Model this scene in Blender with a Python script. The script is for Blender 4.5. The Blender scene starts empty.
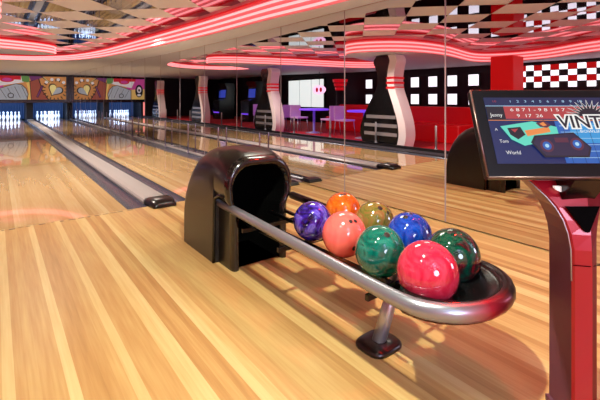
import bpy, bmesh, math, random
from mathutils import Vector, Matrix
random.seed(7)
SC = bpy.context.scene
COL = SC.collection
PI = math.pi
YAW = math.radians(37.2)
SN, CS = math.sin(YAW), math.cos(YAW)

# ------------------------------------------------------------------ helpers
def lin(c):
    return tuple(((v/255)/12.92 if v/255 <= .04045 else ((v/255+.055)/1.055)**2.4) for v in c)

def mat(name, rgb, rough=.5, metal=0., emit=None, es=0., coat=0., spec=.5, aniso=0.):
    m = bpy.data.materials.new(name); m.use_nodes = True
    b = m.node_tree.nodes['Principled BSDF']
    b.inputs['Base Color'].default_value = (*lin(rgb), 1)
    b.inputs['Roughness'].default_value = rough
    b.inputs['Metallic'].default_value = metal
    b.inputs['Specular IOR Level'].default_value = spec
    if coat: b.inputs['Coat Weight'].default_value = coat; b.inputs['Coat Roughness'].default_value = .03
    if emit:
        b.inputs['Emission Color'].default_value = (*lin(emit), 1)
        b.inputs['Emission Strength'].default_value = es
    return m

def nd(nt, t, **kw):
    n = nt.nodes.new(t)
    for k, v in kw.items(): setattr(n, k, v)
    return n

def wood_mat(name, stops, board, rough, length=2.6, seedv=0., coat=0., stripes=5):
    """boards run along Y, each with its own tone, plus stretched grain"""
    m = bpy.data.materials.new(name); m.use_nodes = True
    nt = m.node_tree; L = nt.links; b = nt.nodes['Principled BSDF']
    tc = nd(nt, 'ShaderNodeTexCoord'); sx = nd(nt, 'ShaderNodeSeparateXYZ')
    L.new(tc.outputs['Object'], sx.inputs[0])
    def math_(op, a, bb=None):
        n = nd(nt, 'ShaderNodeMath', operation=op)
        for i, v in enumerate((a, bb)):
            if v is None: continue
            if isinstance(v, (int, float)): n.inputs[i].default_value = v
            else: L.new(v, n.inputs[i])
        return n.outputs[0]
    xi = math_('FLOOR', math_('DIVIDE', math_('ADD', sx.outputs[0], 20+seedv), board))
    w1 = nd(nt, 'ShaderNodeTexWhiteNoise', noise_dimensions='1D'); L.new(xi, w1.inputs['W'])
    yo = math_('ADD', sx.outputs[1], math_('MULTIPLY', w1.outputs['Value'], length*3))
    yi = math_('FLOOR', math_('DIVIDE', math_('ADD', yo, 40), length))
    cmb = nd(nt, 'ShaderNodeCombineXYZ'); L.new(xi, cmb.inputs[0]); L.new(yi, cmb.inputs[1])
    w2 = nd(nt, 'ShaderNodeTexWhiteNoise', noise_dimensions='2D'); L.new(cmb.outputs[0], w2.inputs['Vector'])
    mp = nd(nt, 'ShaderNodeMapping'); mp.inputs['Scale'].default_value = (70, 3.0, 1)
    L.new(tc.outputs['Object'], mp.inputs[0])
    ns = nd(nt, 'ShaderNodeTexNoise'); ns.inputs['Scale'].default_value = 1; ns.inputs['Detail'].default_value = 5
    L.new(mp.outputs[0], ns.inputs['Vector'])
    par = math_('LESS_THAN', math_('MODULO', xi, 5 if stripes == 5 else 3), 1.5 if stripes == 5 else .5)
    f = math_('ADD', math_('MULTIPLY', par, .22), math_('ADD', math_('MULTIPLY', w2.outputs['Value'], .30), math_('MULTIPLY', ns.outputs['Fac'], .42)))
    rp = nd(nt, 'ShaderNodeValToRGB'); cr = rp.color_ramp
    cr.elements[0].position, cr.elements[0].color = stops[0][0], (*lin(stops[0][1]), 1)
    cr.elements[1].position, cr.elements[1].color = stops[-1][0], (*lin(stops[-1][1]), 1)
    for p, c in stops[1:-1]:
        e = cr.elements.new(p); e.color = (*lin(c), 1)
    L.new(f, rp.inputs[0]); L.new(rp.outputs[0], b.inputs['Base Color'])
    b.inputs['Roughness'].default_value = rough
    b.inputs['Specular IOR Level'].default_value = .5 if coat else .22
    if coat: b.inputs['Coat Weight'].default_value = coat; b.inputs['Coat Roughness'].default_value = .02
    return m

def marble_mat(name, cols, scale=9., rough=.07, dist=1.6):
    m = bpy.data.materials.new(name); m.use_nodes = True
    nt = m.node_tree; L = nt.links; b = nt.nodes['Principled BSDF']
    tc = nd(nt, 'ShaderNodeTexCoord')
    ns = nd(nt, 'ShaderNodeTexNoise'); ns.inputs['Scale'].default_value = scale
    ns.inputs['Detail'].default_value = 4; ns.inputs['Distortion'].default_value = dist
    L.new(tc.outputs['Object'], ns.inputs['Vector'])
    rp = nd(nt, 'ShaderNodeValToRGB'); cr = rp.color_ramp
    n = len(cols)
    for i, c in enumerate(cols):
        p = .33 + .34*i/(n-1)
        if i < 2: e = cr.elements[i]; e.position = p
        else: e = cr.elements.new(p)
        e.color = (*lin(c), 1)
    L.new(ns.outputs['Fac'], rp.inputs[0]); L.new(rp.outputs[0], b.inputs['Base Color'])
    b.inputs['Roughness'].default_value = rough
    b.inputs['Coat Weight'].default_value = .6; b.inputs['Coat Roughness'].default_value = .03
    return m

class MB:
    def __init__(s): s.v = []; s.f = []; s.m = []; s.sm = []
    def add(s, vs, fs, mi=0, smooth=False):
        o = len(s.v); s.v += [tuple(p) for p in vs]
        for f in fs: s.f.append(tuple(i+o for i in f)); s.m.append(mi); s.sm.append(smooth)
        return s
    def box(s, x0, x1, y0, y1, z0, z1, mi=0):
        vs = [(x, y, z) for z in (z0, z1) for y in (y0, y1) for x in (x0, x1)]
        return s.add(vs, [(0,2,3,1),(4,5,7,6),(0,1,5,4),(2,6,7,3),(0,4,6,2),(1,3,7,5)], mi)
    def poly(s, pts, mi=0): return s.add(pts, [tuple(range(len(pts)))], mi)
    def prism(s, pts, ext, mi=0):
        """polygon (3-D points) extruded by vector ext"""
        n = len(pts); e = Vector(ext)
        vs = [Vector(p) for p in pts] + [Vector(p)+e for p in pts]
        fs = [tuple(range(n))[::-1], tuple(range(n, 2*n))] + [(i, (i+1) % n, n+(i+1) % n, n+i) for i in range(n)]
        return s.add(vs, fs, mi)
    def tube(s, pts, r, n=12, mi=0, caps=True, closed=False):
        pts = [Vector(p) for p in pts]; k = len(pts)
        rs = r if isinstance(r, (list, tuple)) else [r]*k
        vs = []; up = None
        for i, p in enumerate(pts):
            a = pts[i-1] if (i > 0 or closed) else p
            c = pts[(i+1) % k] if (i < k-1 or closed) else p
            t = (c-a).normalized()
            if up is None:
                up = Vector((0,0,1)) if abs(t.z) < .9 else Vector((1,0,0))
            u = (up - t*up.dot(t)).normalized(); w = t.cross(u); up = u
            rr = rs[i]
            ra, rb = rr if isinstance(rr, tuple) else (rr, rr)
            for j in range(n):
                g = 2*PI*j/n
                vs.append(p + u*(math.cos(g)*ra) + w*(math.sin(g)*rb))
        fs = []
        for i in range(k if closed else k-1):
            i2 = (i+1) % k
            for j in range(n):
                j2 = (j+1) % n
                fs.append((i*n+j, i*n+j2, i2*n+j2, i2*n+j))
        s.add(vs, fs, mi, True)
        if caps and not closed:
            s.add(vs[:n], [tuple(range(n))[::-1]], mi); s.add(vs[-n:], [tuple(range(n))], mi)
        return s
    def lathe(s, prof, n=24, c=(0,0,0), mi=0, smooth=True):
        vs = []; fs = []
        for r, z in prof:
            for j in range(n):
                g = 2*PI*j/n; vs.append((c[0]+r*math.cos(g), c[1]+r*math.sin(g), c[2]+z))
        for i in range(len(prof)-1):
            for j in range(n):
                j2 = (j+1) % n; fs.append((i*n+j, i*n+j2, (i+1)*n+j2, (i+1)*n+j))
        fs2 = []
        s.add(vs, fs, mi, smooth)
        if prof[0][0] > 1e-4: s.add(vs[:n], [tuple(range(n))[::-1]], mi)
        if prof[-1][0] > 1e-4: s.add(vs[-n:], [tuple(range(n))], mi)
        return s
    def loft(s, rings, mi=0, smooth=True, cap0=True, cap1=True, closed=True):
        n = len(rings[0]); vs = [p for r in rings for p in r]; fs = []
        for i in range(len(rings)-1):
            for j in range(n if closed else n-1):
                j2 = (j+1) % n; fs.append((i*n+j, i*n+j2, (i+1)*n+j2, (i+1)*n+j))
        s.add(vs, fs, mi, smooth)
        if cap0: s.add(rings[0], [tuple(range(n))[::-1]], mi)
        if cap1: s.add(rings[-1], [tuple(range(n))], mi)
        return s
    def build(s, name, mats, parent=None, bevel=0., fix=True, loc=None):
        me = bpy.data.meshes.new(name); me.from_pydata(s.v, [], s.f)
        ms = mats if isinstance(mats, (list, tuple)) else [mats]
        for m in ms: me.materials.append(m)
        for p, mi, sm in zip(me.polygons, s.m, s.sm): p.material_index = mi; p.use_smooth = sm
        if fix:
            bm = bmesh.new(); bm.from_mesh(me)
            bmesh.ops.remove_doubles(bm, verts=bm.verts, dist=1e-5)
            bmesh.ops.recalc_face_normals(bm, faces=bm.faces)
            bm.to_mesh(me); bm.free()
        o = bpy.data.objects.new(name, me); COL.objects.link(o)
        if parent: o.parent = parent
        if loc: o.location = loc
        if bevel:
            md = o.modifiers.new('bevel', 'BEVEL'); md.width = bevel; md.segments = 3; md.limit_method = 'ANGLE'
            md.angle_limit = math.radians(40)
        return o

def thing(name, label, cat, loc=(0,0,0), rz=0., group=None):
    o = bpy.data.objects.new(name, None); COL.objects.link(o); o.empty_display_size = .1
    o.location = loc; o.rotation_euler = (0,0,rz)
    return tag(o, label, cat, group)
def tag(o, label, cat, group=None):
    o['label'] = label; o['category'] = cat
    if group: o['group'] = group
    return o
def struct(o): o['kind'] = 'structure'; return o
def dup(o, loc=None, rz=None, label=None, parent=None):
    c = o.copy(); COL.objects.link(c)
    if parent is not None: c.parent = parent
    if loc is not None: c.location = loc
    if rz is not None: c.rotation_euler = (0,0,rz)
    if label: c['label'] = label
    for ch in [x for x in bpy.data.objects if x.parent is o]: dup(ch, parent=c)
    return c

def catmull(pts, k=8):
    out = []; n = len(pts)
    for i in range(n-1):
        p0, p1, p2, p3 = pts[max(i-1,0)], pts[i], pts[i+1], pts[min(i+2,n-1)]
        for j in range(k):
            t = j/k
            out.append(tuple(.5*((2*b)+(-a+c)*t+(2*a-5*b+4*c-d)*t*t+(-a+3*b-3*c+d)*t**3) for a,b,c,d in zip(p0,p1,p2,p3)))
    out.append(tuple(pts[-1])); return out

def text_mesh(txt, size, extr=0.0, off=0.):
    cu = bpy.data.curves.new('t', 'FONT'); cu.body = txt; cu.size = size; cu.extrude = extr; cu.resolution_u = 2; cu.offset = off
    o = bpy.data.objects.new('t', cu); COL.objects.link(o)
    dg = bpy.context.evaluated_depsgraph_get(); dg.update()
    me = bpy.data.meshes.new_from_object(o.evaluated_get(dg))
    vs = [tuple(v.co) for v in me.vertices]; fs = [tuple(p.vertices) for p in me.polygons]
    bpy.data.objects.remove(o); bpy.data.curves.remove(cu); bpy.data.meshes.remove(me)
    return vs, fs

# ------------------------------------------------------------------ materials
M = {}
M['maple'] = wood_mat('approach maple', [(.14,(150,110,64)),(.34,(174,132,80)),(.54,(190,156,100)),(.80,(206,182,128))], .036, .40, 9000, 0, 0)
M['lane']  = wood_mat('lane maple', [(.1,(176,138,88)),(.5,(200,166,116)),(.9,(220,198,150))], .04, .07, 9000, 3.3, .5)
M['gutter'] = mat('grey gutter', (74,78,92), .22, .2); M['cappad'] = mat('side cap', (52,50,58), .65)
M['capgrey'] = mat('pale grey cap', (158,153,152), .3)
M['capblack'] = mat('black rubber', (10,10,12), .3)
M['mirror'] = mat('mirror', (228,224,226), .0, 1.)
M['seam'] = mat('mirror edge', (150,138,144), .4)
M['tile'] = mat('beige ceiling tile', (226,234,236), .7)
M['mtile'] = mat('mirror ceiling tile', (140,142,156), .02, 1.)
M['soffit'] = mat('soffit paint', (220,230,240), .6)
M['fascia'] = mat('fascia', (236,150,154), .5)
M['neon'] = mat('neon', (255,160,160), .4, 0, (255,158,160), 1.5)
M['redglow'] = mat('deep red glow', (170,10,25), .4, 0, (220,12,30), .6)
M['dark'] = mat('dark wall', (18,16,20), .6)
M['black'] = mat('black gloss', (12,11,12), .22)
M['shell'] = mat('hood shell', (10,7,7), .3, coat=.25)
M['shell2'] = mat('hood bezel', (16,13,13), .16, coat=.5)
M['void'] = mat('tunnel', (2,2,2), .8, spec=.05)
M['steel'] = mat('brushed steel', (188,190,198), .34, .75)
M['dsteel'] = mat('dark steel', (72,68,70), .3, 1.)
M['pin'] = mat('pin white', (240,240,244), .25, 0, (200,222,255), .6)  # bluish emission stands in for the deck light on the pins
M['pinred'] = mat('pin red', (190,20,30), .3)
M['white'] = mat('white', (240,238,240), .4)
M['carpet'] = mat('red carpet', (190,20,34), .8)
M['redseat'] = mat('red vinyl', (205,14,22), .35, 0, (200,10,16), .25)  # faint red emission makes the vinyl look lit
M['redwall'] = mat('red paint', (215,12,14), .5, 0, (215,8,10), .35)  # emission in the red makes the painted faces look lit
M['pinpaint'] = mat('pin column', (240,230,234), .45)
M['lit'] = mat('backlit white', (255,255,255), .5, 0, (245,248,255), 1.7)
M['menu'] = mat('menu glow', (255,255,255), .5, 0, (225,240,235), 1.2)
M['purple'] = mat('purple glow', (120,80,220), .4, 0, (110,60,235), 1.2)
M['pinkw'] = mat('pink white glow', (255,220,240), .4, 0, (255,200,235), 1.5)
M['blueglow'] = mat('blue glow', (40,90,200), .4, 0, (60,80,210), .6)
M['pitglow'] = mat('pit glow', (20,34,60), .6, 0, (40,100,200), .12)
M['curb'] = mat('curb', (24,22,26), .35)

# ------------------------------------------------------------------ room
XM = 2.87            # mirror plane
YF = 3.80            # foul line
YW = 22.4            # masking wall
def zs(y):           # underside of the dropped ceiling rises gently to the far wall
    t = min(1, max(0, (y-5)/15)); t = t*t*(3-2*t)
    return 1.91 + .24*t
ZC = 2.22

struct(MB().box(-.62, XM+.05, -3, YF, -.1, 0).build('floor', M['maple']))
struct(MB().box(-5, -.62, -3, 24.5, -.1, 0).build('floor_restaurant', M['carpet']))
struct(MB().box(-.62, XM+.05, YF, 24.5, -.2, -.06).build('floor_pit', M['dark']))
b = MB(); b.box(XM+.03, XM+.13, -3, 24.5, -.2, 2.5); struct(b.build('wall_right', M['seam']))
struct(MB().box(-5.1, -5, -3, 24.5, -.1, 2.5).build('wall_left', M['dark']))
b = MB()
b.box(-5, -.72, YW, YW+.1, 0, 2.5); b.box(-.7, XM+.03, YW+1.9, YW+2, -.2, 2.5)
struct(b.build('wall_back', M['dark']))
struct(MB().box(-.66, -.60, -1.0, YW-.01, 0, .07).build('trim_1', M['curb']))                 # dark curb along the open side
struct(MB().box(2.835, XM-.004, YF, YW, -.05, .012).build('trim_2', M['capgrey']))         # pale strip along the mirror foot
b = MB()
y = 0
x = -.11
while x < 2.82:
    if not (.95 < x < 1.50):
        b.box(x, x+random.uniform(.02,.06), YF-.03+random.uniform(-.012,.012), YF-.018, .0005, .0015)
    x += random.uniform(.05, .085)
struct(b.build('trim_3', mat('foul mark', (110,84,58), .5)))

# mirror panels
edges = [-2.8+i*1.165 for i in range(0, 23)]
off = 1.855 - edges[4]; edges = [e+off for e in edges if e+off < YW-.2] + [YW-.01]
names = {2:'mirror wall panel just out of frame to the right of the console', 3:'mirror wall panel right of the bright seam, reflecting the hood behind the console',
 4:'mirror wall panel above the rack balls, reflecting the nearest pin-shaped column', 5:'mirror wall panel reflecting the purple tables and lit menu board',
 6:'mirror wall panel directly above the ball return hood, reflecting the second pin-shaped column', 7:'mirror wall panel just left of the hood top, reflecting dark arcade cabinets',
 8:'mirror wall panel reflecting the third pin-shaped column up the lane', 9:'narrow mirror wall panel next beyond the third column reflection'}
ORD = ['first','second','third','fourth','fifth','sixth','seventh','eighth','ninth','tenth','eleventh','twelfth','thirteenth']
for i in range(2, len(edges)-1):
    o = MB().box(XM, XM+.012, edges[i]+.004, edges[i+1]-.004, .012, 2.2).build('mirror_panel', M['mirror'])
    lb = names.get(i, '%s mirror wall sliver counted from the mural end of the right wall' % ORD[len(edges)-2-i] if i > 9 else '')
    MB().box(XM-.0015, XM+.002, edges[i+1]-.009, edges[i+1]+.003, .012, 2.2).build('edge_strip', M['seam'], o)
    tag(o, lb, 'mirror', 'mirror panels on the right wall')

# ceiling: 45 degree checker of beige and slightly uneven mirror tiles
b = MB(); S = .60; c45 = math.sqrt(.5)
for i in range(-40, 41):
    for j in range(-40, 41):
        cx0, cy0 = (i-j)*S*c45 + .05, (i+j)*S*c45 + 5.9
        if not (-5.6 < cx0 < 3.4 and -3.3 < cy0 < 16): continue
        mi = (i+j) % 2
        if mi == 0 : mi = 0
        h = S*c45 - .004
        tx, ty = (random.gauss(0, .006), random.gauss(0, .006)) if (i+j) % 2 else (0, 0)
        pts = []
        for dx, dy in ((h,0),(0,h),(-h,0),(0,-h)):
            pts.append((cx0+dx, cy0+dy, ZC + dx*tx + dy*ty))
        b.poly(pts, (i+j) % 2)
b.box(-5.1, 3.0, -3, 24.5, ZC+.05, ZC+.12, 0)
struct(b.build('ceiling', [M['tile'], M['mtile']], fix=False))

# dropped soffit with a wavy neon edge
edge = [(2.66,-3),(2.64,.5),(2.60,2.8),(2.51,3.9),(2.42,5.5),(2.22,7.9),(2.0,10.4),(1.62,12.1),(1.0,13.1),(.1,13.5),(-1.0,13.2),(-1.25,12.1),
        (-.2,11.3),(.75,10.9),(1.02,10.3),(.5,9.75),(-1.0,9.3),(-3.3,8.8),(-3.5,7.6),(-1.3,6.7),(-.2,6.2),(-.02,5.6),(-.6,5.0),(-1.8,4.9),(-3.7,5.3),(-4.3,4.8),(-4.25,3.9),(-3.5,2.6),(-3.0,.5),(-3.0,-3)]
E = catmull(edge, 7)
b = MB()
from mathutils.geometry import tessellate_polygon
outline = [(x, y) for x, y in E] + [(-5, -3), (-5, 5), (-5, 13), (-5, 20), (-5, YW), (XM-.006, YW), (XM-.006, 20), (XM-.006, 17), (XM-.006, 14), (XM-.006, 11), (XM-.006, 8), (XM-.006, 5), (XM-.006, 1), (XM-.006, -3)]
P3 = [Vector((x, y, 0)) for x, y in outline]
tris = tessellate_polygon([P3])
# refine so the rise stays smooth
bm = bmesh.new(); bv = [bm.verts.new((x, y, 0)) for x, y in outline]
for t in tris:
    try: bm.faces.new([bv[i] for i in t])
    except ValueError: pass
for yy in (6,7.5,9,10.5,12,13.5,15,17,19):
    bmesh.ops.bisect_plane(bm, geom=bm.verts[:]+bm.edges[:]+bm.faces[:], plane_co=(0,yy,0), plane_no=(0,1,0))
for v in bm.verts: v.co.z = zs(v.co.y)
bm.normal_update()
me = bpy.data.meshes.new('ceiling_soffit'); bm.to_mesh(me); bm.free(); me.materials.append(M['soffit'])
o = bpy.data.objects.new('ceiling_soffit', me); COL.objects.link(o); struct(o)
b = MB()
for i in range(len(E)-1):
    (x0, y0), (x1, y1) = E[i], E[i+1]
    b.poly([(x0,y0,zs(y0)),(x1,y1,zs(y1)),(x1,y1,ZC),(x0,y0,ZC)])
struct(b.build('trim_4', M['fascia'], fix=False))
for frac, r, lb, mm in ((.12,.016,'lowest pink neon tube along the curved soffit edge','neon'),(.36,.016,'middle pink neon tube along the curved soffit edge','neon'),
                    (.60,.016,'uppermost pink neon tube along the curved soffit edge','neon'),(.78,.018,'deep red glow strip for the dark crease above the pink tubes, under the mirror tiles','redglow')):  # top strip stands for the dark red crease, set as a glow
    pts = []
    for i, (x, y) in enumerate(E):
        a = E[max(i-1,0)]; c = E[min(i+1,len(E)-1)]
        t = Vector((c[0]-a[0], c[1]-a[1], 0)).normalized(); nrm = Vector((-t.y, t.x, 0))
        z = zs(y) + (ZC-zs(y))*frac
        pts.append(Vector((x, y, z)) + nrm*(.022 if mm == 'neon' else .03))
    tag(MB().tube(pts, r, 8).build('neon_tube', M[mm]), lb, 'neon light', 'neon tubes along the soffit')

# ------------------------------------------------------------------ lanes
def lane(x0, x1, gl, gr, label):
    t = thing('bowling_lane', label, 'bowling lane', ((x0+x1)/2, YF, 0))
    w = (x1-x0)/2
    MB().box(-w, w, 0, YW+1.5-YF, -.06, -.0005).build('lane_bed', M['lane'], t)
    for g0, g1 in ((-w-gl, -w), (w, w+gr)):
        b = MB(); n = 8; rings = []
        for yy in (0, YW+.2-YF):
            r = []
            for k in range(n+1):
                a = PI*k/n
                r.append((g0+(g1-g0)*(1-math.cos(a))/2, yy, -.004-.045*math.sin(a)))
            rings.append(r)
        b.loft(rings, cap0=False, cap1=False, closed=False)
        b.build('gutter', M['gutter'], t)
    return t
lane(-.113, .94, .22, .175, 'glossy maple bowling lane left of the grey divider')
lane(1.51, 2.565, .15, .265, 'glossy maple bowling lane between the grey divider and the mirror')
struct(MB().box(-.60, -.335, YF, YW, -.06, .02).build('trim_5', M['cappad']))

# divider with the underground ball return track
t = thing('lane_divider', 'long pale grey divider cap between the two lanes with black end', 'lane divider', (1.237, YF, 0))
b = MB(); rings = []
for yy in (.14, 18.6):
    rings.append([(-.119,yy,-.05),(-.119,yy,.012),(-.105,yy,.028),(-.05,yy,.034),(.05,yy,.034),(.105,yy,.028),(.119,yy,.012),(.119,yy,-.05)])
b.loft(rings, smooth=False); b.build('divider_cap', M['capgrey'], t)
b = MB(); rings = []
for yy, s_, h in ((-.13,.80,.02),(-.12,.9,.045),(-.05,1.,.066),(.08,1.02,.066),(.15,1.02,.05)):
    w = .116*s_
    rings.append([(-w,yy,.001),(-w,yy,h*.45),(-w*.86,yy,h*.85),(-w*.6,yy,h),(w*.6,yy,h),(w*.86,yy,h*.85),(w,yy,h*.45),(w,yy,.001)])
b.loft(rings); b.build('end_cap', M['capblack'], t)
# small black plug closing the gutter by the mirror
b = MB(); rings = []
for yy, h in ((-.09,.01),(-.07,.035),(.02,.045),(.1,.02)):
    rings.append([(-.10,yy,.001),(-.09,yy,h),(.09,yy,h),(.10,yy,.001)])
b.loft(rings, smooth=False); tag(b.build('gutter_plug', M['capblack'], loc=(2.70,YF-.02,0)), 'small black gutter end plug at the mirror foot behind the hood', 'gutter plug')

# posts along the mirror
postm = mat('post', (150,140,165), .3, .8)
p0 = None
for k in range(13):
    yy = 4.58 + 1.25*k
    if p0 is None:
        p0 = thing('rail_post', 'slim grey post at the mirror foot along the right lane', 'post', (2.80,yy,.0), group='slim posts along the mirror')
        MB().lathe([(.011,.01),(.011,.53),(.007,.545)], 10).build('pole', postm, p0)
        MB().lathe([(.022,.0),(.022,.012),(.012,.016)], 10).build('base_plate', postm, p0)
    else: dup(p0, (2.80,yy,0), label='%s slim grey post up the lane from the hood, at the mirror foot' % ORD[k])
p0['label'] = 'slim grey post at the mirror foot right behind the hood top'

# ------------------------------------------------------------------ pin decks
def pin_prof():
    return [(.0001,0),(.026,0),(.030,.01),(.040,.06),(.0575,.115),(.060,.14),(.055,.18),(.038,.225),(.0245,.26),(.0225,.28),(.027,.315),(.032,.34),(.030,.362),(.019,.378),(.0001,.382)]
pp = pin_prof(); first = None
for cx0, lb in ((.41,'white bowling pin standing in the blue lit deck of the left lane'),(2.04,'white bowling pin standing in the blue lit deck of the right lane')):
    for r in range(4):
        for q in range(r+1):
            loc = (cx0 + (q-r/2)*.30, 22.55+r*.26, 0)
            side = 'left' if cx0 < 1 else 'right'
            lb = 'white head pin at the front of the %s lane pin deck' % side if r == 0 else 'white pin, %s from the left in the %s row of the %s deck' % (ORD[q], ORD[r], side)
            if first is None:
                first = thing('bowling_pin', lb, 'bowling pin', loc, group='pins on the far decks')
                MB().lathe(pp, 16).build('pin_body', M['pin'], first)
                MB().lathe([(.0238,.268),(.0236,.274)], 16).build('neck_stripe', M['pinred'], first)
            else: dup(first, loc, label=lb)
for k, x in enumerate((-.55, 1.237, 2.80)):
    w = .13 if k == 1 else .05
    struct(MB().box(x-w, x+w, YW+.02, YW+1.9, -.05, .8).build('wall_kickback', M['dark']))
# pin deck end: pit curtains, the blue light on them put in as emission
for x0, x1, lb in ((-.5,1.1,'dark pit curtain with blue glow behind the left pins'),(1.37,2.75,'dark pit curtain with blue glow behind the right pins')):
    b = MB(); n = 30
    ring = [[(x0+(x1-x0)*i/n, YW+1.6+.02*(i % 2), z) for i in range(n+1)] for z in (.0,.8)]
    b.loft(ring, smooth=False, cap0=False, cap1=False, closed=False)
    tag(b.build('pit_curtain', M['pitglow']), lb, 'curtain')

# ------------------------------------------------------------------ mural on the masking panel
mc = [mat('mural %d' % i, c, .45, 0, c, .42) for i, c in enumerate([
 (200,140,84),(150,78,66),(168,176,188),(28,24,30),(196,30,48),(92,140,78),(226,190,110),(110,52,110),(238,222,150),(226,220,226),(196,70,150),(150,158,172)])]  # each colour is also emitted, so the mural looks brightly lit
t = thing('mural_panel', 'colourful painted mural panel above the pins on the far wall', 'mural', (0, YW, 0))
MB().box(-.7, XM-.006, -.0, .03, .80, 2.145).build('backing_board', M['black'], t)
b = MB(); lay = [0]
def shp(pts, mi):
    lay[0] += 1; yv = -.002-.0011*lay[0]
    b.poly([(x, yv, z) for x, z in pts], mi)
def ell(cx_, cz_, rx, rz, mi, n=22, a0=0, a1=2*PI):
    shp([(cx_+rx*math.cos(a0+(a1-a0)*i/n), cz_+rz*math.sin(a0+(a1-a0)*i/n)) for i in range(n)], mi)
def line(x0, z0, x1, z1, w, mi):
    d = Vector((x1-x0, z1-z0)).normalized(); nx, nz = -d.y*w/2, d.x*w/2
    shp([(x0+nx,z0+nz),(x1+nx,z1+nz),(x1-nx,z1-nz),(x0-nx,z0-nz)], mi)
Z0, Z1 = .95, 2.04
shp([(-.66,Z0),(2.72,Z0),(2.72,Z1),(-.66,Z1)], 0)
shp([(-.66,Z0),(.2,Z0),(.2,Z1),(-.66,Z1)], 6)
shp([(-.66,1.5),(.25,1.45),(.25,Z1),(-.66,Z1)], 10)
shp([(.0,1.55),(1.0,1.75),(1.0,Z1),(-.2,Z1)], 9)
shp([(-.2,1.9),(.9,1.86),(.9,Z1),(-.2,Z1)], 4)
ell(.38,1.86,.26,.12,4); ell(.38,1.86,.18,.08,10)
ell(-.38,1.40,.20,.34,3); ell(-.38,1.46,.11,.17,9); ell(-.38,1.44,.05,.07,3); ell(-.38,1.18,.1,.06,9)
# striped grey whale-like blob
G = [(.05,Z0),(1.12,Z0),(1.16,1.2),(1.08,1.45),(.92,1.62),(.70,1.66),(.4,1.55),(.05,1.42)]
shp([(x*1.0+(x-.6)*.05, z+(z-1.2)*.06) for x, z in G], 3); shp(G, 2)
for k in range(7):
    x = .14+k*.13; line(x, min(1.42+x*.22,1.6)-.02, x+.22, 1.02, .018, 11 if k % 2 else 3)
ell(.52,1.14,.12,.12,3); ell(.52,1.14,.085,.085,2)
shp([(.95,1.78),(1.22,1.74),(1.22,Z1),(.9,Z1)], 5)
shp([(1.1,1.72),(1.22,1.78),(1.42,Z0),(1.16,Z0),(1.2,1.3)], 6)
shp([(1.28,Z0),(2.0,Z0),(1.75,1.35),(1.6,1.95),(1.22,1.8)], 3); shp([(1.31,Z0),(1.95,Z0),(1.72,1.35),(1.56,1.92),(1.25,1.78)], 1)
shp([(1.2,Z1),(1.28,1.82),(1.8,2.0),(1.8,Z1)], 7)
line(1.52,1.05,1.74,1.62,.10,3); line(1.53,1.08,1.73,1.59,.06,7)
for k in range(18):
    a = 2*PI*k/18+.1
    line(2.24+.40*math.cos(a), 1.42+.40*math.sin(a), 2.24+.53*math.cos(a), 1.42+.53*math.sin(a), .045, 3)
for k in (3,5,7,9):
    a = PI*k/12; ell(2.24+.5*math.cos(a), 1.42+.5*math.sin(a), .07, .07, 9)
def heart(s, mi, half=0):
    pts = []
    for i in range(36):
        a = 2*PI*i/36; x = 16*math.sin(a)**3; z = 13*math.cos(a)-5*math.cos(2*a)-2*math.cos(3*a)-math.cos(4*a)
        if half and x > 0: x = 0
        an = -.5; pts.append((2.24+s*(x*math.cos(an)-z*math.sin(an)), 1.40+s*(x*math.sin(an)+z*math.cos(an))))
    shp(pts, mi)
heart(.0205, 3); heart(.0172, 2); heart(.0172, 8, 1)
line(2.02,1.78,1.68,Z1,.05,3); line(2.05,1.74,1.75,Z1-.02,.02,8)
b.build('painted_design', mc, t, fix=False)
# dark sill with small wording-like studs under the mural
b = MB(); b.box(-.7, XM-.006, -.035, -.004, .80, .93); b.build('sill', M['black'], t)
struct(MB().box(2.70, XM-.008, YW-.06, YW-.036, .8, 2.1).build('trim_6', M['black']))

# ------------------------------------------------------------------ ball return
def rk(x, y): return x + .04*(y-1.1)
t = thing('ball_return', 'black ball return hood with steel railed ball rack on the approach', 'ball return', (1.275, 2.06, 0))
HX, HY = 1.275, 2.06
def arch(w, h, rad, nn=9, y=0., wl=None, zn=.44):
    """half outline: bottom-left up over the crown to bottom-right; wl/zn narrow the lower part"""
    rad = min(rad, w*.98, h*.9); wl = w if wl is None else wl
    zn = min(zn, (h-rad)*.8)
    L = [(-wl, 0), (-wl, zn-.05), (-wl-(w-wl)*.3, zn-.02), (-w+(w-wl)*.08, zn+.02)]
    for k in range(nn+1):
        a = PI - (PI/2)*k/nn
        L.append((-w+rad+rad*math.cos(a), h-rad+rad*math.sin(a)))
    R = [(-x, z) for x, z in L[::-1]][1:]
    return [(x, y, z) for x, z in L+R]
b = MB()
prof = [(.045,.655),(.075,.670),(.12,.682),(.18,.691),(.188,.692)]
rings = [arch(.228, h, .155, y=y_, wl=.192) for y_, h in prof]
prof = [(.192,.692),(.26,.694),(.34,.687),(.42,.668),(.49,.636),(.55,.588),(.595,.532),(.628,.468),(.648,.40),(.658,.33),(.661,.26)]
rings += [arch(.228, h, .155 if h > .5 else .155*h/.5, y=y_) for y_, h in prof]
b.loft(rings, cap0=False, cap1=True)
shell = b.build('hood_shell', M['shell'], t)
md = shell.modifiers.new('edges', 'EDGE_SPLIT'); md.split_angle = math.radians(50)
b = MB()
ro = [arch(.228,.655,.155,y=.045,wl=.192), arch(.227,.648,.155,y=.022,wl=.190), arch(.222,.638,.15,y=.006,wl=.184), arch(.208,.622,.14,y=.0,wl=.170),
      arch(.192,.604,.13,y=.006,wl=.152), arch(.184,.594,.125,y=.03,wl=.144)]
b.loft(ro, cap0=False, cap1=False, closed=False)
b.build('front_bezel', M['shell2'], shell)
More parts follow.
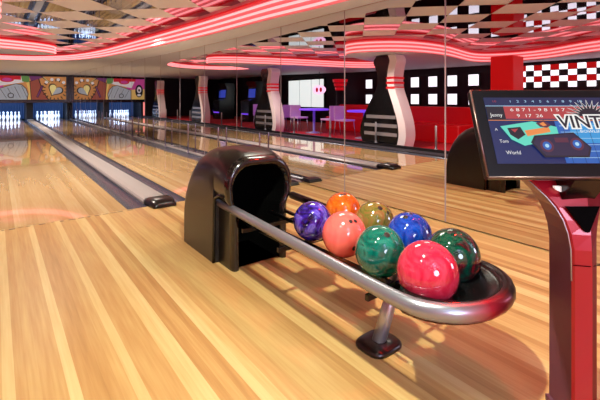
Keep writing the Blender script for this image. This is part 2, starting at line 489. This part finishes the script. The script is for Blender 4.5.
b = MB(); b.loft([arch(.184,.594,.125,y=.03,wl=.144), arch(.18,.57,.12,y=.42,wl=.144)], cap0=False, cap1=True, closed=False)
b.build('tunnel_liner', M['void'], shell)
for sx_ in (-1, 1):
    b = MB(); b.tube([(sx_*.222,.198,.0),(sx_*.222,.192,.2),(sx_*.222,.186,.36),(sx_*.224,.172,.40),(sx_*.222,.12,.425),(sx_*.222,.05,.43)], .010, 8); b.build('trim_strip', M['black'], shell)
def L_(x, y, z): return (x-HX, y-HY, z)
# tubular rail loop
RZ = .312
def endp(a, s_=1., sy=1.):
    yy = EY-.20*s_*sy*math.sin(a); return 1.311-.236*s_*math.cos(a), yy
EY = .85
def rz_(y): return RZ + .013 + .030*max(0, y-.9)
near = [(1.075+.008*(y_-1), y_, rz_(y_)) for y_ in (2.27,1.9,1.6,1.3,1.1,.97,.90)] + [(*endp(PI*k/16), rz_(0)) for k in range(0, 6)]
farr = [(*endp(PI*k/16), rz_(0)) for k in range(5, 17)] + [(1.547+.008*(y_-1), y_, rz_(y_)) for y_ in (.90,1.1,1.3,1.6,1.9,2.14)]
def rads(P):
    out = []
    for x, y_, z in P:
        f = max(0, min(1, (1.1-y_)/.4)); out.append((.024+.006*f, .024+.003*f))
    return out
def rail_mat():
    m = bpy.data.materials.new('rail steel red sheen'); m.use_nodes = True; nt = m.node_tree; bs = nt.nodes['Principled BSDF']
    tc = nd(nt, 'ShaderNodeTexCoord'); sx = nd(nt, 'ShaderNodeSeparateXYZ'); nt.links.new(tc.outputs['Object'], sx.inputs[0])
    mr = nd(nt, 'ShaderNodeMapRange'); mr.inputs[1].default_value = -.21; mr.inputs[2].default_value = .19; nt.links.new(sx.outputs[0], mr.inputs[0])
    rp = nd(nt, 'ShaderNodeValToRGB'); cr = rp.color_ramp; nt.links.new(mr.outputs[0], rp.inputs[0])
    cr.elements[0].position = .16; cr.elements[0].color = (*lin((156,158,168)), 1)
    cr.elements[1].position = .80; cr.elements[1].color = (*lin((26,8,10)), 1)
    e = cr.elements.new(.44); e.color = (*lin((176,40,58)), 1)  # crimson puts the red reflection at the end into the rail colour
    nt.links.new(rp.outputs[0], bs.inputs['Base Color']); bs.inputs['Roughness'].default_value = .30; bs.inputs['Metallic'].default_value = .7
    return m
full = near + farr[1:]
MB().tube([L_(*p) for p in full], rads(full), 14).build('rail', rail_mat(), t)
# black moulded end dish
b = MB(); n = 26; rings = []
for s_, z in ((1.0,.326),(.94,.338),(.84,.332),(.68,.318),(.45,.306),(.2,.300),(.02,.298)):
    r = []
    for k in range(n):
        a = 2*PI*k/n; yy = EY-(.20 if math.sin(a) > 0 else .10)*s_*math.sin(a)
        r.append(L_(1.311-.222*s_*math.cos(a), yy, z+.012))
    rings.append(r)
b.loft(rings, cap0=False, cap1=True); b.build('end_dish', M['black'], t)
b = MB(); rings = []
for s_, dz in ((1.06,.008),(1.07,-.008),(1.02,-.022),(.9,-.03),(.5,-.035)):
    rings.append([L_(*endp(PI*k/16, s_), RZ+dz) for k in range(17)])
b.loft(rings, cap0=False, cap1=False, closed=False); b.build('end_fairing', mat('end fairing', (70,22,28), .2, .5), t)
# inner tracks the balls roll on
for x, r_ in ((1.170,.007), (1.330,.011), (1.415,.011)):
    b = MB(); b.tube([L_(rk(x,y_),y_,.290) for y_ in (.95,2.12)], r_, 8); b.build('track', M['dsteel'], t)
b = MB()
b.prism([L_(1.20,.95,.262),L_(1.28,.95,.262),L_(1.28,2.12,.262),L_(1.20,2.12,.262)], (0,0,-.03))
b.build('support_beam', M['black'], t)
for y_ in (1.02,1.6,1.95):
    b = MB(); b.box(1.08-HX, 1.55-HX, y_-.008-HY, y_+.008-HY, .258, .28); b.build('cross_bar', M['black'], t)
pb = Vector(L_(1.235,1.10,0)); pt = Vector(L_(1.36,1.10,.265))
post = MB().tube([pb+Vector((0,0,.012)), pt], .028, 16).build('post', M['steel'], t)
b = MB(); n = 24; rings = []
for s_, z in ((1.,0),(1.,.012),(.92,.018),(.3,.022)):
    r = []
    for k in range(n):
        a = 2*PI*k/n; e = .6
        cx_, sy_ = math.copysign(abs(math.cos(a))**e, math.cos(a)), math.copysign(abs(math.sin(a))**e, math.sin(a))
        r.append(pb+Vector((.085*s_*cx_, .075*s_*sy_, z)))
    rings.append(r)
b.loft(rings); b.build('foot_plate', M['dsteel'], post)

# ------------------------------------------------------------------ balls
HOLE = mat('finger hole', (6,5,6), .6)
def ball(name_, label, px, py, far, R, m, holes, rot=(0,0,0)):
    z = .285 + .0 + math.sqrt(max(1e-4, (R+.011)**2-.07**2)) + .008
    k = 1-z; d = 400*k/(py-98.5); u = (px-300)/400
    Y = d*(CS-u*SN); X = d*(SN+u*CS)
    Xr = rk(1.505 if far else 1.245, Y)
    X = .9*X+.1*Xr
    t = thing('bowling_ball', label, 'bowling ball', (X, Y, z), group='bowling balls on the rack')
    b = MB(); n, r = 40, 22
    b.lathe([(max(1e-5, R*math.sin(PI*i/r)), -R*math.cos(PI*i/r)) for i in range(r+1)], n)
    s = b.build('ball_shell', m, t)
    w = Vector((0,0,1))-Vector((X,Y,z)); w.normalize()
    rt = Vector((CS,-SN,0)); rt = (rt-w*rt.dot(w)).normalized(); up = w.cross(rt)
    if up.z < 0: up = -up
    for a, c, hr in holes:
        nv = (rt*a+up*c+w*math.sqrt(max(0,1-a*a-c*c))).normalized()
        q = nv.to_track_quat('Z','Y').to_matrix()
        hb = MB(); rr = []
        for rad_, dz in ((hr,.0006),(hr*.85,.0010),(hr*.4,.0012)):
            r_ = []
            for k_ in range(14):
                g = 2*PI*k_/14; lv = Vector((rad_*math.cos(g), rad_*math.sin(g), 0)); lv.z = math.sqrt(R*R-rad_**2)+dz
                r_.append(q @ lv)
            rr.append(r_)
        hb.loft(rr, cap0=False, cap1=True); hb.build('finger_hole', HOLE, s)
    return t
ball('b','purple and blue marbled bowling ball, leftmost of the near row',313,221,False,.098,marble_mat('purple ball',[(18,8,40),(34,16,100),(58,34,160),(100,84,190),(30,16,90)],11),[(-.1,-.95,.011)])
ball('b','orange bowling ball at the back beside the hood, behind the purple one',343,210.5,True,.099,marble_mat('orange ball',[(170,60,10),(214,92,18),(226,120,40)],8),[(-.05,.86,.010),(.12,.88,.010)])
ball('b','salmon pink bowling ball between the purple and teal ones',344.5,234,False,.1015,marble_mat('salmon ball',[(240,92,84),(244,100,92),(248,112,102)],6),[(.30,.52,.0095),(.50,.54,.0095),(.42,-.58,.012)])
ball('b','olive green and brown bowling ball in the far row',374.5,221,True,.099,marble_mat('olive ball',[(70,66,24),(112,104,44),(140,90,50),(150,140,80)],9),[(.32,.62,.0125),(.7,.4,.009)])
ball('b','teal green marbled bowling ball in the middle of the near row',380,251,False,.1015,marble_mat('teal ball',[(2,62,54),(4,84,72),(10,104,88),(40,124,106),(4,70,60)],9),[(.30,.58,.0125)])
ball('b','bright blue bowling ball in the far row',409,235.5,True,.1015,marble_mat('blue ball',[(8,30,100),(12,52,150),(22,72,176),(14,50,140)],8),[(-.10,.76,.012),(.15,.9,.009)])
ball('b','dark green and red marbled bowling ball at the far right',451.5,256,True,.1035,marble_mat('dark green ball',[(4,40,30),(10,70,50),(8,50,40),(60,14,20),(120,20,30)],10),[(.0,.80,.010),(.16,.82,.010)])
ball('b','raspberry pink bowling ball nearest the viewer',427,272,False,.1065,marble_mat('raspberry ball',[(180,24,50),(196,34,62),(208,56,82),(188,28,56)],8),[(.2,-.96,.011)])

# ------------------------------------------------------------------ scoring console (axes: x right, y away from the viewer, z up)
d0, r0 = 1.2, .858
t = thing('scoring_console', 'red pedestal console with a reclined black touch screen at the right', 'console',
          (d0*SN+r0*CS, d0*CS-r0*SN, 0), -YAW)
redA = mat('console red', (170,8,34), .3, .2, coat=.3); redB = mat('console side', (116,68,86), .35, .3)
b = MB()
def sec(h, f, k, z, ridge=.012):
    # outline: back-left, front-left, ridge, front-right, back-right
    return [(-h*.92,k,z),(-h,f+.008,z),(-h+.006,f,z),(h*.28,f-ridge,z),(h-.006,f,z),(h,f+.008,z),(h*.92,k,z)]
secs = [(.046,-.006,.13,.0),(.046,-.006,.13,.02),(.039,-.0,.12,.025),(.0385,.0,.12,.12),(.0385,.0,.12,.45),(.039,.002,.12,.545),(.044,.008,.122,.59),(.054,.016,.128,.63),(.070,.028,.136,.665),(.090,.042,.146,.695),(.112,.058,.158,.72),(.128,.070,.166,.74)]
rings = [sec(*s_) for s_ in secs]
n = 7
vs = [p for r in rings for p in r]
for i in range(len(rings)-1):
    for j in range(n):
        j2 = (j+1) % n
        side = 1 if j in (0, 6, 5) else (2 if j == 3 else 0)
        q = [rings[i][j], rings[i][j2], rings[i+1][j2], rings[i+1][j]]
        b.add(q, [(0,1,2,3)], side)
b.poly(rings[-1], 1); b.poly(rings[0], 1)
ped = b.build('pedestal', [redA, redB, mat('console red shaded', (112,6,22), .35, .2)], t)  # darker red right of the ridge puts that facet's shade into colour
# triangular vent and glowing half disc for the bright cut-out in the flare
def onface(x, z):      # front face depth at height z
    zz = [s_[3] for s_ in secs]
    for i in range(len(secs)-1):
        if zz[i] <= z <= zz[i+1]:
            f = (z-zz[i])/(zz[i+1]-zz[i]); return secs[i][1]*(1-f)+secs[i+1][1]*f
    return secs[-1][1]
b = MB(); ring = []
tri = [(-.052,.672),(.052,.672),(.006,.600),(-.006,.600)]
b.prism([(x, onface(x,z)-.0175, z) for x, z in tri], (0,.004,0)); b.build('vent', M['void'], ped)
b = MB(); b.prism([(-.03+.040*math.cos(PI+PI*k/12), .036, .728+.020*math.sin(PI+PI*k/12)) for k in range(13)], (0,.012,0))
b.build('half_disc', mat('cut-out glow', (250,246,246), .4, 0, (255,244,244), .6), ped)  # emissive disc stands for the brightness seen through a cut-out
b = MB(); b.tube([(-.040,-.001,.50),(.0,-.011,.50),(.040,-.001,.50)], .0012, 6); b.build('seam', M['void'], ped)
b = MB(); b.tube([(s_[0]*-1.0-.001, s_[1]+.006, s_[3]) for s_ in secs[4:]], .002, 8); b.build('edge_trim', M['steel'], ped)
# monitor
TILT = math.radians(25.5)
mon = bpy.data.objects.new('monitor', None); COL.objects.link(mon); mon.parent = t
mon.location = (0, -.052, .772); mon.rotation_euler = (-TILT, 0, 0)   # x right, z up the screen, y back
W2, MH = .318, .285
b = MB(); b.prism([(-W2,0,0),(W2,0,0),(W2,0,MH),(-W2,0,MH)], (0,.03,0)); b.prism([(-W2+.05,.03,.04),(W2-.05,.03,.04),(W2-.05,.03,MH-.05),(-W2+.05,.03,MH-.05)], (0,.05,0))
b.build('casing', mat('casing', (5,5,6), .35, spec=.25), mon, bevel=.006)
b = MB(); b.tube([(-W2,-.0,MH-.004),(-W2,-.0,.004)], .0035, 8); b.tube([(-W2,0,.001),(W2,0,.001)], .0035, 8)
b.build('edge_strip', mat('edge strip', (110,88,84), .3, .8), mon)
b = MB(); b.prism([(-.05,.03,.0),(.05,.03,.0),(.05,.03,.12),(-.05,.03,.12)], (0,.11,-.05)); b.build('bracket', M['black'], mon)
def em(n_, c, s=1.): return mat(n_, (5,5,5), .35, 0, c, s)
SX0, SX1, SZ0, SZ1 = -W2+.036, W2-.036, .042, MH-.030
scr = MB(); scr.box(SX0, SX1, -.0012, .0, SZ0, SZ1); screen = scr.build('screen', em('screen', (10,30,92), .9), mon)
sw, sh = SX1-SX0, SZ1-SZ0
EM = [em('s%d' % i, c, 1.) for i, c in enumerate([(20,32,78),(178,60,62),(96,214,190),(40,30,62),(240,240,236),(236,140,70),(52,150,214),(24,20,34),(36,96,180),(90,40,60),(170,214,240)])]
lay2 = [0]
gb = MB()
def sp(pts, mi):
    lay2[0] += 1; yv = -.0016-.00012*lay2[0]
    gb.poly([(SX0+x, yv, SZ1-z) for x, z in pts], mi)
def stext(s_, x, z, size, mi, sx=1., off=0.):
    lay2[0] += 1; yv = -.0016-.00012*lay2[0]
    v, f = text_mesh(s_, size, off=off)
    gb.add([(SX0+x+p[0]*sx, yv, SZ1-z+p[1]) for p in v], f, mi)
def rect(x0, z0, x1, z1, mi): sp([(x0,z0),(x1,z0),(x1,z1),(x0,z1)], mi)
rect(0,0,sw,.026,0); rect(.055,.030,sw,.072,1); rect(0,.028,sw,.030,10); rect(0,.076,sw,.078,5); rect(0,.030,.055,.076,7)
rect(.20,.08,sw,.212,8); rect(.24,.085,sw,.15,6)
for k in range(6): rect(.21+.0*k,.095+.020*k,sw,.0965+.020*k,10)
for k in range(9): rect(.22+.038*k,.08,.2212+.038*k,.212,0)
stext('1   2   3   4   5   6   7   8   9   10', .075, .018, .011, 10, 1.6)
stext('10', .022, .018, .010, 1, 1.4)
stext('6 8 7 1 - 9 8 1 5 7', .072, .048, .015, 4, 1.55); stext('9  17  26', .088, .068, .015, 4, 1.5)
stext('Jenny', .008, .066, .017, 4, 1.0); stext('Tom', .018, .150, .014, 4); stext('World', .03, .186, .016, 4); stext('A', .012, .112, .012, 4)
# teal banner, orange lettering blob, red figure
sp([(.03,.098),(.13,.082),(.20,.10),(.20,.135),(.09,.160),(.055,.14)], 2)
sp([(.05,.104),(.09,.10),(.10,.125),(.075,.14),(.055,.125)], 7); sp([(.06,.108),(.082,.106),(.07,.118)], 1)
sp([(.10,.112),(.175,.100),(.178,.116),(.105,.130)], 5)
sp([(.14,.088),(.165,.078),(.185,.095),(.17,.103),(.15,.10)], 9); sp([(.15,.09),(.163,.084),(.172,.095),(.16,.098)], 5)
# boombox
sp([(.125,.128),(.245,.118),(.285,.165),(.270,.196),(.14,.196),(.11,.15)], 7); sp([(.13,.132),(.243,.122),(.279,.166),(.266,.190),(.145,.190),(.117,.152)], 3)
for cx_, cz_ in ((.155,.160),(.245,.155)):
    for rr_, mi in ((.020,9),(.013,8),(.006,10)):
        sp([(cx_+rr_*math.cos(2*PI*k/16), cz_+rr_*math.sin(2*PI*k/16)) for k in range(16)], mi)
rect(.182,.135,.222,.150,9)
# burst and title
cx_, cz_ = .314, .066
pts = []
for k in range(25):
    a = PI+PI*k/24; rr_ = .060 if k % 2 == 0 else .030
    pts.append((cx_+rr_*math.cos(a)*1.15, cz_+rr_*math.sin(a)*.85))
sp([(cx_+(x-cx_)*1.12, cz_+(z-cz_)*1.12) for x, z in pts], 4); sp(pts, 7)
stext('VINTAGE', .208, .103, .056, 4, 1.06, .0055)
stext('VINTAGE', .208, .103, .056, 7, 1.06, .0008)
stext('BOWLING', .265, .119, .012, 4, 1.4)
sp([(.325,.135),(.36,.125),(.385,.14),(.38,.18),(.34,.185),(.32,.16)], 10); sp([(.335,.140),(.358,.133),(.374,.145),(.368,.165),(.342,.17)], 6)
sp([(.345,.146),(.360,.142),(.362,.155),(.348,.158)], 7)
gb.build('scoreboard_graphics', EM, screen, fix=False)
b = MB(); b.box(.035,.085,-.001,.001,.018,.021); b.build('badge', M['seam'], mon)

# ------------------------------------------------------------------ the side of the hall seen in the mirror
# columns shaped like half bowling pins
def pin_col():
    t = thing('pin_column', 'tall column cut like a white bowling pin', 'column', group='pin-shaped columns')
    prof = [(.40,0),(.46,.25),(.42,.55),(.30,.90),(.19,1.18),(.16,1.40),(.19,1.62),(.23,1.78),(.18,1.90)]
    P = catmull(prof, 5)
    b = MB()
    for (h0,z0),(h1,z1) in zip(P, P[1:]):
        b.prism([(-.13,-h0+.1,z0),(-.13,-h1+.1,z1),(-.13,h1*1.7,z1),(-.13,h0*1.7,z0)], (.26,0,0))
    core = b.build('core', M['black'], t)
    for z in (.22,.40,.58):
        w = .40 if z < .5 else .36
        b = MB(); b.box(.13,.15,-w+.15,w*1.6,z,z+.07); b.build('chrome_band', M['steel'], core)
    b = MB()
    for (h0,z0),(h1,z1) in zip(P, P[1:]):
        b.prism([(-.15,-h0-.02,z0),(-.15,-h1-.02,z1),(-.15,-h1+.16,z1),(-.15,-h0+.16,z0)], (.30,0,0))
    b.build('pin_edge', M['pinpaint'], t)
    for z in (1.20,1.30,1.40):
        b = MB(); b.box(-.155,.155,-.20,.02,z,z+.045); b.build('red_stripe', M['redglow'], t)
    return t
pc = pin_col(); pc.location = (-.84,5.5,0); pc['label'] = 'white pin-shaped column nearest the foul line'
for yy, lb in ((10.1,'white pin-shaped column midway along the lanes'),(15.2,'third white pin-shaped column toward the mural'),(20.4,'white pin-shaped column beside the mural')):
    dup(pc, (-.84,yy,0), label=lb)
# booths
def booth(loc, label):
    t = thing('booth_bench', label, 'booth', loc, group='red booths')
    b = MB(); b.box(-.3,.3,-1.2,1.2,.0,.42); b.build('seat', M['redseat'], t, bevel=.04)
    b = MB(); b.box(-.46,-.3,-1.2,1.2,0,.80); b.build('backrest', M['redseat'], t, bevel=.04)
booth((-2.5,6.0,0), 'long red vinyl booth bench near the column'); 
booth((-3.2,8.8,0), 'long red vinyl booth bench farther up the hall')
booth((-2.5,3.2,0), 'long red vinyl booth bench nearest the console')
# backlit pictures on the left wall
b0 = None
for z in (.80, 1.34):
    for k in range(8):
        loc = (-4.98, 5.35+k*.66, z)
        lb = '%s backlit picture from the near end, %s row on the dark left wall' % (ORD[k], 'lower' if z < 1 else 'upper')
        if b0 is None:
            b0 = thing('backlit_picture', lb, 'picture', loc, group='backlit pictures on the left wall')
            MB().box(0,.03,-.17,.17,0,.36).build('frame', M['dark'], b0); MB().box(.03,.035,-.15,.15,.025,.335).build('glow_panel', M['lit'], b0)
        else: dup(b0, loc, label=lb)
# checker of lit squares behind the bar
t = thing('checker_panel', 'wall of red, black and backlit white squares', 'wall panel', (-4.96,1.72,0))
b = MB(); b.box(-.03,0,-.2,3.2,0,1.88); b.build('backing', M['dark'], t)
for i in range(17):
    for j in range(4):
        y0, z0 = -.1+i*.187, 1.27+j*.140
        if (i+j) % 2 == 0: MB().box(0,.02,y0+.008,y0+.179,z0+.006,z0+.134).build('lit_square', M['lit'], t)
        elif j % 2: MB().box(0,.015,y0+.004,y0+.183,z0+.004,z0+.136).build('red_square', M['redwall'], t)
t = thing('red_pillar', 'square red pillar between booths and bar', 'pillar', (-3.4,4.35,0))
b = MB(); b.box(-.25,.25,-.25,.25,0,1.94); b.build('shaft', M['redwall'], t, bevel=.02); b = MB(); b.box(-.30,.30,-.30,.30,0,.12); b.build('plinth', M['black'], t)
# menu board, neon sign, lamp
t = thing('menu_board', 'large backlit white menu board on the left wall', 'menu board', (-4.95,13.7,.62))
MB().box(-.04,0,-1.3,1.3,-.05,1.25).build('frame', M['black'], t)
for k in range(3): MB().box(0,.02,-1.22+.83*k,-.44+.83*k,.02,1.18).build('menu_page', M['menu'], t)
t = thing('oval_sign', 'glowing pink oval sign hanging by the bar', 'sign', (-4.0,11.6,1.33))
b = MB(); b.prism([(0,.36*math.cos(2*PI*k/24),.17*math.sin(2*PI*k/24)) for k in range(24)], (.05,0,0)); b.build('sign_face', M['pinkw'], t)
for yy in (-.13,.1):
    b = MB(); b.prism([(.052,yy+.07*math.cos(2*PI*k/14),.09*math.sin(2*PI*k/14)) for k in range(14)], (.005,0,0)); b.build('sign_mark', M['redglow'], t)
MB().tube([(0.02,0,.17),(.02,0,.68)], .01, 8).build('hanger', M['black'], t)
t = thing('flared_lamp', 'red striped flared column lamp by the bar', 'lamp', (-4.4,10.9,0))
MB().lathe([(.2,0),(.16,.1),(.14,1.3)], 18).build('stem', M['dark'], t)
for z, r in ((1.3,.17),(1.45,.21),(1.6,.26)): MB().lathe([(r,z),(r+.03,z+.1),(r+.01,z+.11)], 20).build('red_ring', M['redglow'], t)
# high tables and chairs with purple light put into their colours as emission
tb = None
for k, yy in enumerate((7.0,9.0,11.2)):
    if tb is None:
        tb = thing('cafe_table', 'purple lit round cafe table nearest the first column', 'table', (-1.6,yy,0), group='purple lit tables')
        MB().lathe([(.42,.66),(.44,.68),(.44,.70),(.40,.71)], 24).build('tabletop', M['purple'], tb)
        MB().lathe([(.25,0),(.24,.02),(.04,.05),(.035,.66)], 18).build('stem', M['steel'], tb)
    else: dup(tb, (-1.6,yy,0), label='purple lit round cafe table, %s from the first column' % ORD[k])
chm = mat('chair shell', (214,190,220), .4, 0, (150,80,190), .3)  # purple emission stands in for coloured light on the shells
ch = None
for k in range(6):
    loc, rz = (-1.6, (7.0,9.0,11.2)[k//2] + (.72 if k % 2 else -.72), 0), (0 if k % 2 else PI)
    if ch is None:
        ch = thing('cafe_chair', 'pale bucket chair on the near side of the first purple table', 'chair', loc, rz, 'bucket chairs at the tables')
        MB().box(-.2,.2,-.2,.2,.40,.45).build('seat', chm, ch, bevel=.015); MB().box(-.2,.2,.17,.21,.42,.80).build('backrest', chm, ch, bevel=.015)
        for sx_ in (-1,1):
            for sy_ in (-1,1): MB().tube([(sx_*.17,sy_*.17,.4),(sx_*.2,sy_*.2,0)], .012, 8).build('leg', M['steel'], ch)
    else: dup(ch, loc, rz, label='pale bucket chair on the %s side of the %s purple table' % ('far' if k % 2 else 'near', ORD[k//2]))
# arcade cabinets
ac = None
for loc, lb in (((-3.2,15.2,0),'dark arcade cabinet with blue lights near the third column'),((-3.2,18.0,0),'dark arcade cabinet with blue lights near the mural'),((-4.2,20.2,0),'dark arcade cabinet in the far corner')):
    if ac is None:
        ac = thing('arcade_cabinet', lb, 'arcade machine', loc, group='arcade cabinets')
        b = MB(); b.prism([(-.4,-.35,0),(.4,-.35,0),(.4,-.35,.9),(.05,-.35,1.0),(.0,-.35,1.5),(.15,-.35,1.75),(-.4,-.35,1.75)], (0,.7,0)); b.build('cabinet', M['black'], ac)
        b = MB(); b.prism([(.055,-.28,1.04),(.055,.28,1.04),(.02,.28,1.42),(.02,-.28,1.42)], (.01,0,0)); b.build('screen', M['blueglow'], ac)
        b = MB(); b.box(.40,.41,-.3,.3,.3,.36); b.build('light_strip', M['purple'], ac)
    else: dup(ac, loc, label=lb)
# low railing along the curb
rp = None
for k in range(12):
    loc = (-.63, 4.3+1.45*k, .07)
    if rp is None:
        rp = thing('curb_post', 'short steel post on the dark curb nearest the foul line', 'post', loc, group='short posts on the curb')
        MB().lathe([(.02,0),(.02,.42),(.012,.44)], 10).build('pole', M['steel'], rp); MB().lathe([(.035,0),(.035,.015)], 12).build('base_plate', M['steel'], rp)
    else: dup(rp, loc, label='%s short steel post from the foul line on the dark curb' % ORD[k])

# ------------------------------------------------------------------ lights
def light(kind, loc, e, col=(255,240,215), r=.06, rot=None, name='lamp', **kw):
    l = bpy.data.lights.new(name, kind); l.energy = e; l.color = lin(col)
    if kind == 'AREA': l.size = r
    else: l.shadow_soft_size = r
    for k, v in kw.items(): setattr(l, k, v)
    o = bpy.data.objects.new(name, l); COL.objects.link(o); o.location = loc
    if rot: o.rotation_euler = rot
    return o
light('SPOT', (2.25,1.1,2.16), 60, (255,30,20), .05, spot_size=math.radians(150), spot_blend=.7)  # added red spot without a fixture, reddens the shadows under the rack
light('SPOT', (2.1,2.6,2.17), 100, (248,248,228), .3, spot_size=math.radians(150), spot_blend=.8)  # added soft spot without a fixture, brightens the floor on the right
light('SPOT', (-.1,.9,2.18), 40, (244,250,226), .035, spot_size=math.radians(165), spot_blend=.6)
light('SPOT', (.66,.9,2.18), 270, (244,250,226), .035, spot_size=math.radians(165), spot_blend=.6)
for x, y_, e in ((.4,5.2,280),(2.0,7.1,280),(.4,9.1,260),(2.0,10.9,260)):
    light('SPOT', (x,y_,2.18), e, (255,242,226), .05, spot_size=math.radians(128), spot_blend=.7)
for x, y_ in ((1.2,15.2),(1.2,19)):
    light('SPOT', (x,y_,zs(y_)-.02), 380, (255,235,215), .06, spot_size=math.radians(150), spot_blend=.7)
light('POINT', (.2,-1.8,1.3), 200, (206,224,255), .5)  # added fill behind the camera, no fixture there
for x in (.41,2.04):
    a = light('AREA', (x, YW+.12, .78), 34, (170,205,255), .9, rot=(math.radians(40),0,0)); 
w = bpy.data.worlds.new('World'); SC.world = w; w.use_nodes = True
bg = w.node_tree.nodes['Background']; bg.inputs[0].default_value = (1,.27,.25,1); bg.inputs[1].default_value = 1.3

# ------------------------------------------------------------------ camera
cam = bpy.data.cameras.new('Camera'); co = bpy.data.objects.new('Camera', cam); COL.objects.link(co)
co.location = (0,0,1); co.rotation_euler = (PI/2, 0, -YAW)
cam.lens = 24; cam.sensor_width = 36; cam.shift_y = -101.5/600; cam.clip_start = .05
SC.camera = co
SC.view_settings.view_transform = 'Standard'
SC.view_settings.look = 'None'
SC.cycles.max_bounces = 10; SC.cycles.glossy_bounces = 6; SC.cycles.diffuse_bounces = 4
SC.cycles.sample_clamp_indirect = 6
SC.cycles.caustics_reflective = True
SC.cycles.use_denoising = True
